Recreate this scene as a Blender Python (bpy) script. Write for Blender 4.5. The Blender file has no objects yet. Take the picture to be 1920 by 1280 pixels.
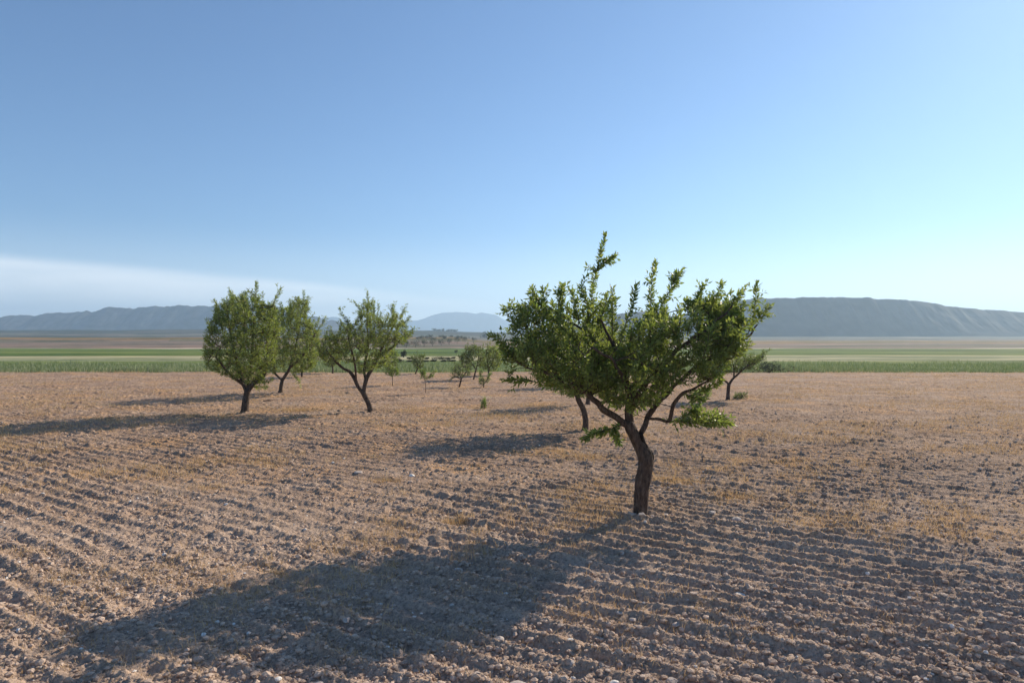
import bpy, math, random
import numpy as np
from mathutils import Vector
S = bpy.context.scene
COL = S.collection
RNG = np.random.default_rng(7)
PI = math.pi

# ------------------------------------------------------------------ camera, light, exposure
F = 1300.0; HZ = 636.0; EYE = 1.7
cd = bpy.data.cameras.new('camera'); cam = bpy.data.objects.new('camera', cd); COL.objects.link(cam)
cam.location = (0, 0, EYE); cam.rotation_euler = (PI/2, 0, 0)
cd.sensor_width = 36; cd.lens = 36*F/1920; cd.shift_y = -(640-HZ)/1920
cd.clip_start = 0.1; cd.clip_end = 20000
S.camera = cam
SUN_AZ = math.radians(44); SUN_EL = math.radians(29)
W = bpy.data.worlds.new('World'); S.world = W; W.use_nodes = True
def sky():
    nt = W.node_tree; N = nt.nodes; L = nt.links; N.clear()
    out = N.new('ShaderNodeOutputWorld'); bg = N.new('ShaderNodeBackground'); st = N.new('ShaderNodeTexSky')
    st.sky_type = 'NISHITA'; st.sun_disc = False; st.sun_elevation = SUN_EL; st.sun_rotation = SUN_AZ
    st.altitude = 600; st.air_density = 1.0; st.dust_density = 0.3; st.ozone_density = 2.4
    bg.inputs[1].default_value = 0.088
    # thin veil of high cloud low on the left, with a clean sloping upper edge
    tc = N.new('ShaderNodeTexCoord'); sep = N.new('ShaderNodeSeparateXYZ'); L.new(tc.outputs['Generated'], sep.inputs[0])
    def m(op, a, b=None, c=None):
        n = N.new('ShaderNodeMath'); n.operation = op
        for i, v in enumerate((a, b, c)):
            if v is None: continue
            if isinstance(v, (int, float)): n.inputs[i].default_value = v
            else: L.new(v, n.inputs[i])
        return n.outputs[0]
    def mr(v, a, b, c=0., d=1.):
        n = N.new('ShaderNodeMapRange'); n.interpolation_type = 'SMOOTHSTEP'
        L.new(v, n.inputs[0])
        for i, x in enumerate((a, b, c, d)): n.inputs[i+1].default_value = x
        return n.outputs[0]
    x, y, z = sep.outputs
    edge = m('SUBTRACT', m('MULTIPLY', y, 0.052), m('MULTIPLY', x, 0.100))
    nz = N.new('ShaderNodeTexNoise'); nz.inputs['Scale'].default_value = 3.0; L.new(tc.outputs['Generated'], nz.inputs['Vector'])
    edge = m('ADD', edge, m('MULTIPLY', m('SUBTRACT', nz.outputs[0], 0.5), 0.012))
    dd = m('SUBTRACT', edge, z)
    veil = m('MULTIPLY', mr(dd, -0.004, 0.012), mr(x, -0.30, 0.18, 1.0, 0.0))
    veil = m('MULTIPLY', veil, mr(y, 0.0, 0.3))
    mp = N.new('ShaderNodeMapping'); mp.inputs['Scale'].default_value = (2.0, 2.0, 16.0); mp.inputs['Rotation'].default_value = (0, 0.10, 0)
    L.new(tc.outputs['Generated'], mp.inputs[0]); n2 = N.new('ShaderNodeTexNoise'); n2.inputs['Scale'].default_value = 2.2; n2.inputs['Detail'].default_value = 6
    L.new(mp.outputs[0], n2.inputs['Vector']); veil = m('MULTIPLY', veil, mr(n2.outputs[0], 0.25, 0.7, 0.55, 1.1))
    mix = N.new('ShaderNodeMix'); mix.data_type = 'RGBA'
    tint = N.new('ShaderNodeMix'); tint.data_type = 'RGBA'; tint.blend_type = 'MULTIPLY'; tint.inputs[0].default_value = 1.0
    L.new(st.outputs[0], tint.inputs[6]); tint.inputs[7].default_value = (0.66, 0.875, 1.07, 1)
    L.new(m('MULTIPLY', veil, 0.45), mix.inputs[0]); L.new(tint.outputs[2], mix.inputs[6]); mix.inputs[7].default_value = (17.0, 16.0, 14.6, 1)
    hz = N.new('ShaderNodeMix'); hz.data_type = 'RGBA'       # the sky pales towards the horizon
    L.new(mr(z, 0.0, 0.16, 0.42, 0.0), hz.inputs[0]); L.new(mix.outputs[2], hz.inputs[6]); hz.inputs[7].default_value = (13.0, 13.4, 13.8, 1)
    L.new(hz.outputs[2], bg.inputs[0]); L.new(bg.outputs[0], out.inputs[0])
sky()
sd = bpy.data.lights.new('sun', 'SUN'); sun = bpy.data.objects.new('sun', sd); COL.objects.link(sun)
sd.energy = 5.0; sd.angle = math.radians(0.55); sd.color = (1.0, 0.86, 0.68)
sun.rotation_euler = Vector((math.sin(SUN_AZ)*math.cos(SUN_EL), math.cos(SUN_AZ)*math.cos(SUN_EL), math.sin(SUN_EL))).to_track_quat('Z', 'Y').to_euler()
S.view_settings.view_transform = 'Standard'; S.view_settings.look = 'None'
S.view_settings.exposure = 0.42; S.view_settings.gamma = 1.0; S.view_settings.use_curve_mapping = False
S.render.engine = 'CYCLES'
S.cycles.max_bounces = 6; S.cycles.diffuse_bounces = 3; S.cycles.transmission_bounces = 4; S.cycles.volume_bounces = 3
S.cycles.use_denoising = True; S.cycles.sample_clamp_indirect = 4.0; S.cycles.sample_clamp_direct = 12.0

# ------------------------------------------------------------------ helpers
def pt(px, py, d):
    return np.array([(px-960)/F*d, d, EYE-(py-HZ)/F*d])
def tag(o, label=None, cat=None, group=None, kind=None):
    if label: o['label'] = label
    if cat: o['category'] = cat
    if group: o['group'] = group
    if kind: o['kind'] = kind
    return o
def mesh(name, V, Fc, mat, parent=None, smooth=False):
    """V (n,3) ; Fc either one (m,k) array or a list of such arrays"""
    if not isinstance(Fc, list): Fc = [Fc]
    Fc = [np.asarray(f, np.int32) for f in Fc if len(f)]
    me = bpy.data.meshes.new(name)
    V = np.asarray(V, np.float32)
    me.vertices.add(len(V)); me.vertices.foreach_set('co', V.ravel())
    li = np.concatenate([f.ravel() for f in Fc]); tot = np.concatenate([np.full(len(f), f.shape[1], np.int32) for f in Fc])
    st = np.concatenate([[0], np.cumsum(tot)[:-1]]).astype(np.int32)
    me.loops.add(len(li)); me.loops.foreach_set('vertex_index', li)
    me.polygons.add(len(tot)); me.polygons.foreach_set('loop_start', st); me.polygons.foreach_set('loop_total', tot)
    me.polygons.foreach_set('use_smooth', np.full(len(tot), smooth, bool))
    me.update(calc_edges=True); me.validate()
    me.materials.append(mat)
    o = bpy.data.objects.new(name, me); COL.objects.link(o)
    if parent: o.parent = parent
    return o
def empty(name, loc):
    o = bpy.data.objects.new(name, None); o.empty_display_size = 0.2; COL.objects.link(o); o.location = loc
    return o
class MB:
    def __init__(s): s.v = []; s.f3 = []; s.f4 = []; s.n = 0
    def add(s, v, f):
        f = np.asarray(f)+s.n; (s.f3 if f.shape[1] == 3 else s.f4).append(f); s.v.append(v); s.n += len(v)
    def build(s, name, mat, parent=None, smooth=False):
        fs = []
        if s.f3: fs.append(np.concatenate(s.f3))
        if s.f4: fs.append(np.concatenate(s.f4))
        return mesh(name, np.concatenate(s.v), fs, mat, parent, smooth)
def hsh(i, j, seed):
    i = i.astype(np.int64); j = j.astype(np.int64)
    h = (i*374761393 + j*668265263 + seed*2147483647) & 0xffffffff
    h = ((h ^ (h >> 13))*1274126177) & 0xffffffff
    h = (h ^ (h >> 16)) & 0xffffffff
    return h/4294967295.0
def vnoise(x, y, seed=0):
    i = np.floor(x); j = np.floor(y); fx = x-i; fy = y-j
    u = fx*fx*(3-2*fx); v = fy*fy*(3-2*fy)
    a = hsh(i, j, seed); b = hsh(i+1, j, seed); c = hsh(i, j+1, seed); d = hsh(i+1, j+1, seed)
    return (a*(1-u)+b*u)*(1-v)+(c*(1-u)+d*u)*v*1.0
def fbm(x, y, seed=0, o=4):
    s = 0; a = 0.5; t = 0
    for k in range(o):
        s = s+a*vnoise(x, y, seed+k); t += a; x = x*2.03+17.1; y = y*2.03+5.3; a *= 0.5
    return s/t
def domes(x, y, seed, keep=0.7):
    """irregular clod bumps: half-domes scattered one per jittered cell"""
    i = np.floor(x); j = np.floor(y); h = np.zeros_like(x)
    for di in (-1, 0, 1):
        for dj in (-1, 0, 1):
            ci = i+di; cj = j+dj
            jx = ci+hsh(ci, cj, seed); jy = cj+hsh(ci, cj, seed+1)
            r = 0.25+0.5*hsh(ci, cj, seed+2)**2
            on = hsh(ci, cj, seed+3) < keep
            st = 0.7+0.6*hsh(ci, cj, seed+4)
            q = ((x-jx)/st)**2+((y-jy)*st)**2
            h = np.maximum(h, np.where(on, np.sqrt(np.maximum(r*r-q, 0)), 0))
    return h
FU = (0.829, -0.559); FN = (0.559, 0.829)      # furrow direction and its normal
def field_h(x, y):
    x = np.asarray(x, float); y = np.asarray(y, float)
    u = x*FU[0]+y*FU[1]; v = x*FN[0]+y*FN[1]
    wob = (fbm(u*0.22, v*0.5, 3, 2)-0.5)*0.30+(fbm(u*0.9, v*1.3, 13, 2)-0.5)*0.10
    amp = np.clip(fbm(x*0.45, y*0.45, 9, 3)*2.4-0.4, 0.40, 1.0)
    big = np.sin((v+wob*0.8)*2*PI/0.43)*0.006*np.clip(1.5-y/14, 0.3, 1)
    ph = (v+wob*0.6)*2*PI/0.19
    fur = (1-np.abs(np.sin(ph/2))*1.6)*0.025*amp*np.clip(1.35-y/16, 0.35, 1)
    lump = (fbm(x*1.8, y*1.8, 21, 3)-0.5)*0.045+(fbm(u*4, v*9, 27, 3)-0.5)*0.018+(fbm(x*16, y*16, 33, 3)-0.5)*0.018
    m1 = fbm(x*1.3, y*1.3, 50, 2)
    clod = domes(x*10, y*10, 60, 0.30)*0.034*np.clip(m1*2-0.4, 0.2, 1)+domes(x*24, y*24, 70, 0.5)*0.013+domes(x*55, y*55, 80, 0.8)*0.011
    swell = (fbm(x*0.25, y*0.25, 90, 2)-0.5)*0.10
    clod = clod*np.interp(y, [5, 9, 20], [1, 1.35, 1.8])
    mound = 0.045*np.exp(-((x-1.25)**2+(y-6.7)**2)/0.18)
    return fur+big+lump+clod+swell+mound
def pxd(py): return EYE*F/(py-HZ)

# ------------------------------------------------------------------ materials
def new_mat(name):
    m = bpy.data.materials.new(name); m.use_nodes = True
    nt = m.node_tree; nt.nodes.clear()
    out = nt.nodes.new('ShaderNodeOutputMaterial'); b = nt.nodes.new('ShaderNodeBsdfPrincipled')
    nt.links.new(b.outputs[0], out.inputs[0])
    return m, nt, b, out
def noise(nt, scale, detail=4, rough=0.6, vec=None, sc3=None):
    if sc3 or vec is None:
        geo = nt.nodes.new('ShaderNodeNewGeometry'); mp = nt.nodes.new('ShaderNodeMapping')
        mp.inputs['Scale'].default_value = sc3 or (1, 1, 1); nt.links.new(geo.outputs['Position'], mp.inputs[0]); vec = mp.outputs[0]
    n = nt.nodes.new('ShaderNodeTexNoise'); n.inputs['Scale'].default_value = scale
    n.inputs['Detail'].default_value = detail; n.inputs['Roughness'].default_value = rough
    nt.links.new(vec, n.inputs['Vector']); return n.outputs[0]
def ramp(nt, fac, stops, interp='LINEAR'):
    r = nt.nodes.new('ShaderNodeValToRGB'); r.color_ramp.interpolation = interp
    e = r.color_ramp.elements
    while len(e) < len(stops): e.new(0.5)
    for i, (p, c) in enumerate(stops):
        e[i].position = p; e[i].color = (*c, 1) if len(c) == 3 else c
    nt.links.new(fac, r.inputs[0]); return r.outputs[0]
def mixc(nt, fac, a, b, mode='MIX'):
    n = nt.nodes.new('ShaderNodeMix'); n.data_type = 'RGBA'; n.blend_type = mode
    for s, v in ((0, fac), (6, a), (7, b)):
        if isinstance(v, (int, float)): n.inputs[s].default_value = v
        elif isinstance(v, tuple): n.inputs[s].default_value = (*v, 1)
        else: nt.links.new(v, n.inputs[s])
    return n.outputs[2]
def bump(nt, b, h, strength, dist):
    n = nt.nodes.new('ShaderNodeBump'); n.inputs['Strength'].default_value = strength; n.inputs['Distance'].default_value = dist
    nt.links.new(h, n.inputs['Height']); nt.links.new(n.outputs[0], b.inputs['Normal'])

def soil_mat():
    m, nt, b, _ = new_mat('dry_soil')
    c = ramp(nt, noise(nt, 1.1, 5, 0.6), [(0.3, (0.42, 0.303, 0.222)), (0.5, (0.50, 0.372, 0.280)), (0.7, (0.58, 0.452, 0.352))])
    c2 = ramp(nt, noise(nt, 38, 3, 0.7), [(0.3, (0.55, 0.53, 0.53)), (0.52, (1, 1, 1)), (0.75, (1.35, 1.32, 1.28))])
    c = mixc(nt, 1.0, c, c2, 'MULTIPLY')
    st = ramp(nt, noise(nt, 0.75, 5, 0.65), [(0.50, (0, 0, 0)), (0.62, (1, 1, 1))])
    fine = ramp(nt, noise(nt, 24, 3, 0.7, sc3=(1, 1.4, 1)), [(0.46, (0, 0, 0)), (0.6, (1, 1, 1))])
    geo = nt.nodes.new('ShaderNodeNewGeometry'); sp = nt.nodes.new('ShaderNodeSeparateXYZ'); nt.links.new(geo.outputs['Position'], sp.inputs[0])
    mr = nt.nodes.new('ShaderNodeMapRange'); nt.links.new(sp.outputs[1], mr.inputs[0])
    for i, v in enumerate((4.2, 9.5, 0.22, 1.0)): mr.inputs[i+1].default_value = v
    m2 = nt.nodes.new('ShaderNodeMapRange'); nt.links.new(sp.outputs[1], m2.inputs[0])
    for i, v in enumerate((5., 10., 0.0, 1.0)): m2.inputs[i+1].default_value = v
    brown_mask = ramp(nt, noise(nt, 0.9, 5, 0.7, sc3=(0.7, 1.3, 1)), [(0.35, (0.35, 0.35, 0.35)), (0.6, (1, 1, 1))])       # browner, darker soil tone blended in with distance, in patches
    lf = mixc(nt, 1.0, brown_mask, m2.outputs[0], 'MULTIPLY')
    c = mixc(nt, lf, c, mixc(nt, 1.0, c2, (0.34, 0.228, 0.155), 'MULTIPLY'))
    f = mixc(nt, 1.0, st, fine, 'MULTIPLY'); f = mixc(nt, 1.0, f, mr.outputs[0], 'MULTIPLY')
    c = mixc(nt, f, c, (0.66, 0.38, 0.17))
    nt.links.new(c, b.inputs['Base Color']); b.inputs['Roughness'].default_value = 0.95; b.inputs['Specular IOR Level'].default_value = 0.15
    bp = nt.nodes.new('ShaderNodeBump'); bp.inputs['Strength'].default_value = 1.0; bp.inputs['Distance'].default_value = 0.020
    nt.links.new(noise(nt, 13, 4, 0.8), bp.inputs['Height'])
    n = nt.nodes.new('ShaderNodeBump'); n.inputs['Strength'].default_value = 0.9; n.inputs['Distance'].default_value = 0.014
    nt.links.new(noise(nt, 60, 5, 0.75), n.inputs['Height']); nt.links.new(bp.outputs[0], n.inputs['Normal']); nt.links.new(n.outputs[0], b.inputs['Normal'])
    return m
def rock_mat(name, a, c):
    m, nt, b, _ = new_mat(name)
    col = ramp(nt, noise(nt, 22, 4, 0.65), [(0.35, a), (0.65, c)])
    r = nt.nodes.new('ShaderNodeNewGeometry')
    t = ramp(nt, r.outputs['Random Per Island'], [(0, (0.75, 0.72, 0.70)), (1, (1.12, 1.12, 1.12))])
    nt.links.new(mixc(nt, 1.0, col, t, 'MULTIPLY'), b.inputs['Base Color']); b.inputs['Roughness'].default_value = 0.9
    b.inputs['Specular IOR Level'].default_value = 0.2
    bump(nt, b, noise(nt, 90, 4, 0.7), 0.6, 0.01)
    return m
def bark_mat():
    m, nt, b, _ = new_mat('bark')
    tc = nt.nodes.new('ShaderNodeTexCoord'); mp = nt.nodes.new('ShaderNodeMapping'); mp.inputs['Scale'].default_value = (1, 1, 0.28)
    nt.links.new(tc.outputs['Object'], mp.inputs[0])
    n1 = noise(nt, 45, 5, 0.7, vec=mp.outputs[0])
    c = ramp(nt, n1, [(0.32, (0.035, 0.026, 0.022)), (0.52, (0.105, 0.075, 0.058)), (0.75, (0.22, 0.165, 0.125))])
    nt.links.new(c, b.inputs['Base Color']); b.inputs['Roughness'].default_value = 0.9; b.inputs['Specular IOR Level'].default_value = 0.2
    bump(nt, b, n1, 1.0, 0.03)
    return m
def leaf_mat(name, stops, tr, trans=0.45, rough=0.38):
    m, nt, b, out = new_mat(name)
    geo = nt.nodes.new('ShaderNodeNewGeometry')
    c = ramp(nt, geo.outputs['Random Per Island'], stops)
    nt.links.new(c, b.inputs['Base Color']); b.inputs['Roughness'].default_value = rough; b.inputs['Specular IOR Level'].default_value = 0.45
    t = nt.nodes.new('ShaderNodeBsdfTranslucent')
    c2 = ramp(nt, geo.outputs['Random Per Island'], [(0, tr[0]), (1, tr[1])]); nt.links.new(c2, t.inputs[0])
    mx = nt.nodes.new('ShaderNodeMixShader'); mx.inputs[0].default_value = trans*0.9
    nt.links.new(b.outputs[0], mx.inputs[1]); nt.links.new(t.outputs[0], mx.inputs[2]); nt.links.new(mx.outputs[0], out.inputs[0])
    return m
def plain_mat(name, col, rough=0.9, var=0.25, sc=8):
    m, nt, b, _ = new_mat(name)
    lo = tuple(v*(1-var) for v in col); hi = tuple(min(1, v*(1+var)) for v in col)
    nt.links.new(ramp(nt, noise(nt, sc, 4, 0.6), [(0.3, lo), (0.7, hi)]), b.inputs['Base Color'])
    b.inputs['Roughness'].default_value = rough; b.inputs['Specular IOR Level'].default_value = 0.2
    return m
M = dict(
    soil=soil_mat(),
    clod=rock_mat('clod_earth', (0.42, 0.31, 0.235), (0.60, 0.47, 0.37)),
    rock=rock_mat('grey_stone', (0.38, 0.32, 0.28), (0.60, 0.52, 0.45)),
    pale=rock_mat('pale_stone', (0.68, 0.63, 0.56), (0.85, 0.82, 0.76)),
    bark=bark_mat(),
    scar=plain_mat('dark_bark', (0.020, 0.016, 0.014), 0.95, 0.5, 60),
    leaf=leaf_mat('almond_leaf', [(0, (0.060, 0.098, 0.030)), (0.55, (0.100, 0.143, 0.042)), (0.94, (0.16, 0.195, 0.06)), (1, (0.26, 0.23, 0.09))], ((0.25, 0.36, 0.055), (0.46, 0.53, 0.10)), 0.45, 0.42),
    leaf2=leaf_mat('young_leaf', [(0, (0.075, 0.11, 0.04)), (1, (0.14, 0.18, 0.06))], ((0.17, 0.25, 0.05), (0.28, 0.36, 0.08))),
    fresh=leaf_mat('fresh_leaf', [(0, (0.08, 0.13, 0.03)), (1, (0.15, 0.21, 0.05))], ((0.22, 0.34, 0.05), (0.32, 0.44, 0.08)), 0.5),
    shrub=leaf_mat('shrub_leaf', [(0, (0.055, 0.062, 0.034)), (1, (0.115, 0.118, 0.062))], ((0.05, 0.07, 0.03), (0.09, 0.11, 0.04)), 0.2, 0.7),
    straw=leaf_mat('straw', [(0, (0.44, 0.28, 0.13)), (0.6, (0.62, 0.43, 0.22)), (1, (0.78, 0.63, 0.41))], ((0.50, 0.33, 0.15), (0.72, 0.50, 0.25)), 0.35, 0.8),
    grass=leaf_mat('meadow_grass', [(0, (0.10, 0.14, 0.05)), (0.4, (0.19, 0.24, 0.11)), (1, (0.42, 0.42, 0.28))], ((0.16, 0.24, 0.06), (0.32, 0.36, 0.16)), 0.4, 0.6),
)

# ------------------------------------------------------------------ ploughed field
def grid_faces(nr, nc):
    i = np.arange(nr-1)[:, None]*nc+np.arange(nc-1)[None]
    return np.stack([i, i+1, i+1+nc, i+nc], -1).reshape(-1, 4)
def build_field():
    ys = [1.9]
    while ys[-1] < 36.5: ys.append(ys[-1]+0.0056*max(ys[-1]/3, 0.8)**1.25)
    ys = np.array(ys); nc = 1100
    t = np.linspace(-1, 1, nc)
    Y = np.repeat(ys[:, None], nc, 1); X = t[None]*(0.83*ys[:, None]+0.7)
    Z = field_h(X, Y)
    ramp_y = np.clip((36.4-Y)/1.2, 0, 1)*np.clip((Y-1.9)/0.25, 0, 1)
    Z = Z*ramp_y-0.10*(1-ramp_y)
    V = np.stack([X, Y, Z], -1).reshape(-1, 3)
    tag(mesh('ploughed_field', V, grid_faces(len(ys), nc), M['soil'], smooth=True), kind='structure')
build_field()

# ------------------------------------------------------------------ terrain to the horizon
HD = [-80, 40, 75, 130, 190, 300, 450, 560, 900, 1300, 5200]
HH = [-0.10, -0.06, -0.25, -0.5, -0.78, -0.38, 0.35, 1.4, 10.0, 6, 0]
def terr(x, y):
    x = np.asarray(x, float); y = np.asarray(y, float)
    s = x/np.maximum(y, 1.0)
    h = np.interp(y, HD, HH)
    h = h*np.where(h > 1, np.clip(1.0-s*2.2, 0.55, 1.4), 1)
    g = np.exp(-((y-380)/65.)**2)*np.clip((-0.035-s)/0.05, 0, 1)*2.7      # heath knoll on the left
    n = (fbm(x*0.02, y*0.02, 5, 4)-0.5)*np.interp(y, [60, 200, 600, 1500], [0, 0.35, 2.0, 4])
    return h+g+n
def ground_mat():
    m, nt, b, _ = new_mat('countryside')
    geo = nt.nodes.new('ShaderNodeNewGeometry'); sp = nt.nodes.new('ShaderNodeSeparateXYZ'); nt.links.new(geo.outputs['Position'], sp.inputs[0])
    w = noise(nt, 0.045, 4, 0.6, sc3=(0.4, 1, 1))
    def mth(op, a, c):
        n = nt.nodes.new('ShaderNodeMath'); n.operation = op
        for i, v in enumerate((a, c)):
            if isinstance(v, (int, float)): n.inputs[i].default_value = v
            else: nt.links.new(v, n.inputs[i])
        return n.outputs[0]
    yy = mth('MULTIPLY', sp.outputs[1], mth('ADD', 1.0, mth('MULTIPLY', mth('SUBTRACT', w, 0.5), 0.34)))
    lg = mth('DIVIDE', mth('LOGARITHM', yy, 10.0), 4.0)       # log10(y)/4
    P = lambda d: math.log10(d)/4
    soil = (0.40, 0.30, 0.23); g1 = (0.20, 0.24, 0.10); g2 = (0.145, 0.195, 0.055); gp = (0.31, 0.33, 0.21)
    road = (0.52, 0.47, 0.40); br = (0.20, 0.155, 0.125); tan = (0.22, 0.145, 0.05); far = (0.065, 0.075, 0.065)
    stops = [(0, soil), (P(36.5), soil), (P(37), g1), (P(47), g1), (P(49), g2), (P(58), g2), (P(62), gp), (P(80), gp), (P(86), g2),
             (P(178), g2), (P(183), road), (P(194), road), (P(198), br), (P(320), br), (P(350), tan), (P(470), tan), (P(520), br), (P(640), far), (P(690), (0.20, 0.19, 0.16)), (P(720), far), (1, far)]
    c = ramp(nt, lg, stops)
    n1 = ramp(nt, noise(nt, 0.5, 5, 0.65, sc3=(0.35, 1, 1)), [(0.3, (0.62, 0.66, 0.62)), (0.5, (1, 1, 1)), (0.72, (1.35, 1.28, 1.2))])
    c = mixc(nt, 1.0, c, n1, 'MULTIPLY')
    n2 = ramp(nt, noise(nt, 0.05, 6, 0.75, sc3=(0.35, 1, 1)), [(0.40, (0.42, 0.55, 0.42)), (0.5, (1, 1, 1)), (0.65, (1.3, 1.22, 1.12))])
    c = mixc(nt, 1.0, c, n2, 'MULTIPLY')
    mp = nt.nodes.new('ShaderNodeMapping'); mp.inputs['Scale'].default_value = (0.011, 0.030, 0); mp.inputs['Rotation'].default_value = (0, 0, 0.35)
    nt.links.new(geo.outputs['Position'], mp.inputs[0]); vo = nt.nodes.new('ShaderNodeTexVoronoi'); vo.inputs['Scale'].default_value = 1.0
    nt.links.new(mp.outputs[0], vo.inputs['Vector'])
    sv = nt.nodes.new('ShaderNodeSeparateColor'); nt.links.new(vo.outputs['Color'], sv.inputs[0])
    par = ramp(nt, sv.outputs[0], [(0.0, (0.70, 0.82, 0.62)), (0.35, (0.95, 1.0, 0.9)), (0.65, (1.1, 1.05, 1.0)), (1.0, (1.4, 1.2, 1.15))])     # parcels of different crops
    far_f = ramp(nt, lg, [(P(50), (0, 0, 0)), (P(60), (1, 1, 1))])
    c = mixc(nt, far_f, c, mixc(nt, 1.0, c, par, 'MULTIPLY'))
    nt.links.new(c, b.inputs['Base Color']); b.inputs['Roughness'].default_value = 0.95; b.inputs['Specular IOR Level'].default_value = 0.1
    bump(nt, b, noise(nt, 6, 4, 0.7), 0.7, 0.12)
    return m
def build_terrain():
    ys = np.concatenate([np.linspace(-80, 36, 30), np.geomspace(36.5, 5150, 440)])
    t = np.linspace(-1, 1, 260); t = np.sign(t)*np.abs(t)**1.15
    Y = np.repeat(ys[:, None], len(t), 1); X = t[None]*(0.86*np.maximum(ys[:, None], 0)+90)
    V = np.stack([X, Y, terr(X, Y)], -1).reshape(-1, 3)
    tag(mesh('ground', V, grid_faces(len(ys), len(t)), ground_mat(), smooth=True), kind='structure')
build_terrain()

def mountain(name, prof, d, depth, col, seed, rough=0.10, base=0.0, jag=0.0):
    xs_px = [p[0] for p in prof]; top = [p[1] for p in prof]
    nx, ny = 520, 60
    px = np.linspace(xs_px[0], xs_px[-1], nx)
    hz = EYE-(np.interp(px, xs_px, top)-HZ)/F*d
    hz = hz*(1+jag*(fbm(px*0.045, px*0+seed, seed, 5)-0.5))
    v = np.linspace(-1, 1, ny)
    X = np.repeat(((px-960)/F*d)[None], ny, 0)
    Y = d+v[:, None]*depth+np.zeros_like(X)
    sh = 1-np.abs(v)**1.05
    Hh = hz[None]*sh[:, None]
    n = (fbm(X/depth*3.5, Y/depth*3.5, seed, 5)-0.5)
    rid = np.abs(fbm(X/depth*5, Y/depth*1.6, seed+9, 4)-0.5)*2
    Z = base+Hh*(1+n*0.22*np.abs(v)[:, None]-rid*rough*4*(np.abs(v)*(1-np.abs(v)))[:, None])+n*hz.max()*0.006
    Z = Z-3*(np.abs(v)[:, None] > 0.99)
    m = plain_mat(name+'_slope', col, 0.95, 0.6, 0.035)
    tag(mesh(name, np.stack([X, Y, Z], -1).reshape(-1, 3), grid_faces(ny, nx), m, smooth=True), kind='structure')
mountain('far_mountain', [(80, 618), (250, 604), (400, 606), (520, 600), (600, 596), (624, 593), (633, 594), (642, 598), (652, 605), (700, 608), (735, 606), (751, 604), (762, 601), (784, 600), (797, 596), (809, 590.5), (829, 585.5), (841, 585), (853, 584), (866, 584.6), (879, 585), (892, 587.5), (903, 584.8), (917, 587.5), (931, 590), (942, 597), (959, 604), (975, 610), (1000, 614), (1060, 616), (1200, 614), (1500, 617)], 4300, 170, (0.06, 0.07, 0.08), 40)
mountain('left_hills', [(-150, 600), (60, 590), (200, 578), (330, 572), (430, 570), (500, 571), (520, 574), (533, 578), (552, 583), (571, 587), (590, 592), (606, 599.5), (615, 602), (622, 600), (630, 602), (639, 605), (660, 610), (700, 616), (760, 622), (800, 626)], 1750, 125, (0.08, 0.08, 0.075), 60, rough=0.16, jag=0.22)
mountain('right_mesa', [(1040, 626), (1080, 612), (1105, 604), (1121, 597), (1135, 593), (1156, 588), (1180, 586), (1194, 583.5), (1234, 583.5), (1246, 586), (1258, 591), (1285, 588), (1320, 577), (1345, 568), (1370, 563.5), (1391, 562), (1410, 560), (1440, 558), (1520, 555), (1600, 556), (1700, 562), (1800, 575), (1900, 584), (2040, 596)], 950, 70, (0.04, 0.042, 0.04), 75, rough=0.16, jag=0.10)

# ------------------------------------------------------------------ clods and stones
def ico():
    import bmesh
    bm = bmesh.new(); bmesh.ops.create_icosphere(bm, subdivisions=1, radius=1)
    v = np.array([x.co[:] for x in bm.verts]); f = np.array([[q.index for q in x.verts] for x in bm.faces]); bm.free()
    return v, f
ICV, ICF = ico()
def stones(name, n, ymin, ymax, smin, smax, mat, seed, powr=1.0, lift=0.25):
    r = np.random.default_rng(seed)
    y = ymin*(ymax/ymin)**(r.random(n)**powr)
    x = (r.random(n)*2-1)*(0.80*y+0.5)
    # cluster on lumps
    keep = r.random(n) < np.clip(fbm(x*1.6, y*1.6, seed+3, 3)*2.6-0.75, 0.08, 1); x = x[keep]; y = y[keep]; n = len(x)
    s = smin*(smax/smin)**(r.random(n)**2.7)
    z = field_h(x, y)
    v = ICV[None]*(0.72+0.56*r.random((n, len(ICV), 1)))
    sc = s[:, None]*np.stack([0.8+0.5*r.random(n), 0.8+0.5*r.random(n), 0.55+0.35*r.random(n)], -1)
    v = v*sc[:, None, :]
    a = r.random(n)*2*PI; ca, sa = np.cos(a)[:, None], np.sin(a)[:, None]
    vx = v[..., 0]*ca-v[..., 1]*sa; vy = v[..., 0]*sa+v[..., 1]*ca
    V = np.stack([vx+x[:, None], vy+y[:, None], v[..., 2]+(z+s*lift)[:, None]], -1).reshape(-1, 3)
    Fc = (ICF[None]+(np.arange(n)*len(ICV))[:, None, None]).reshape(-1, 3)
    return mesh(name, V, Fc, mat, smooth=False)
tag(stones('earth_clods', 120000, 2.6, 17, 0.004, 0.023, M['clod'], 11, 1.25), 'countless crumbly earth clods lying over the ploughed soil', 'clods', kind='stuff')
tag(stones('gravel', 3200, 2.8, 22, 0.005, 0.018, M['pale'], 13, 1.1), 'small pale pebbles scattered across the ploughed soil', 'gravel', kind='stuff')

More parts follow.
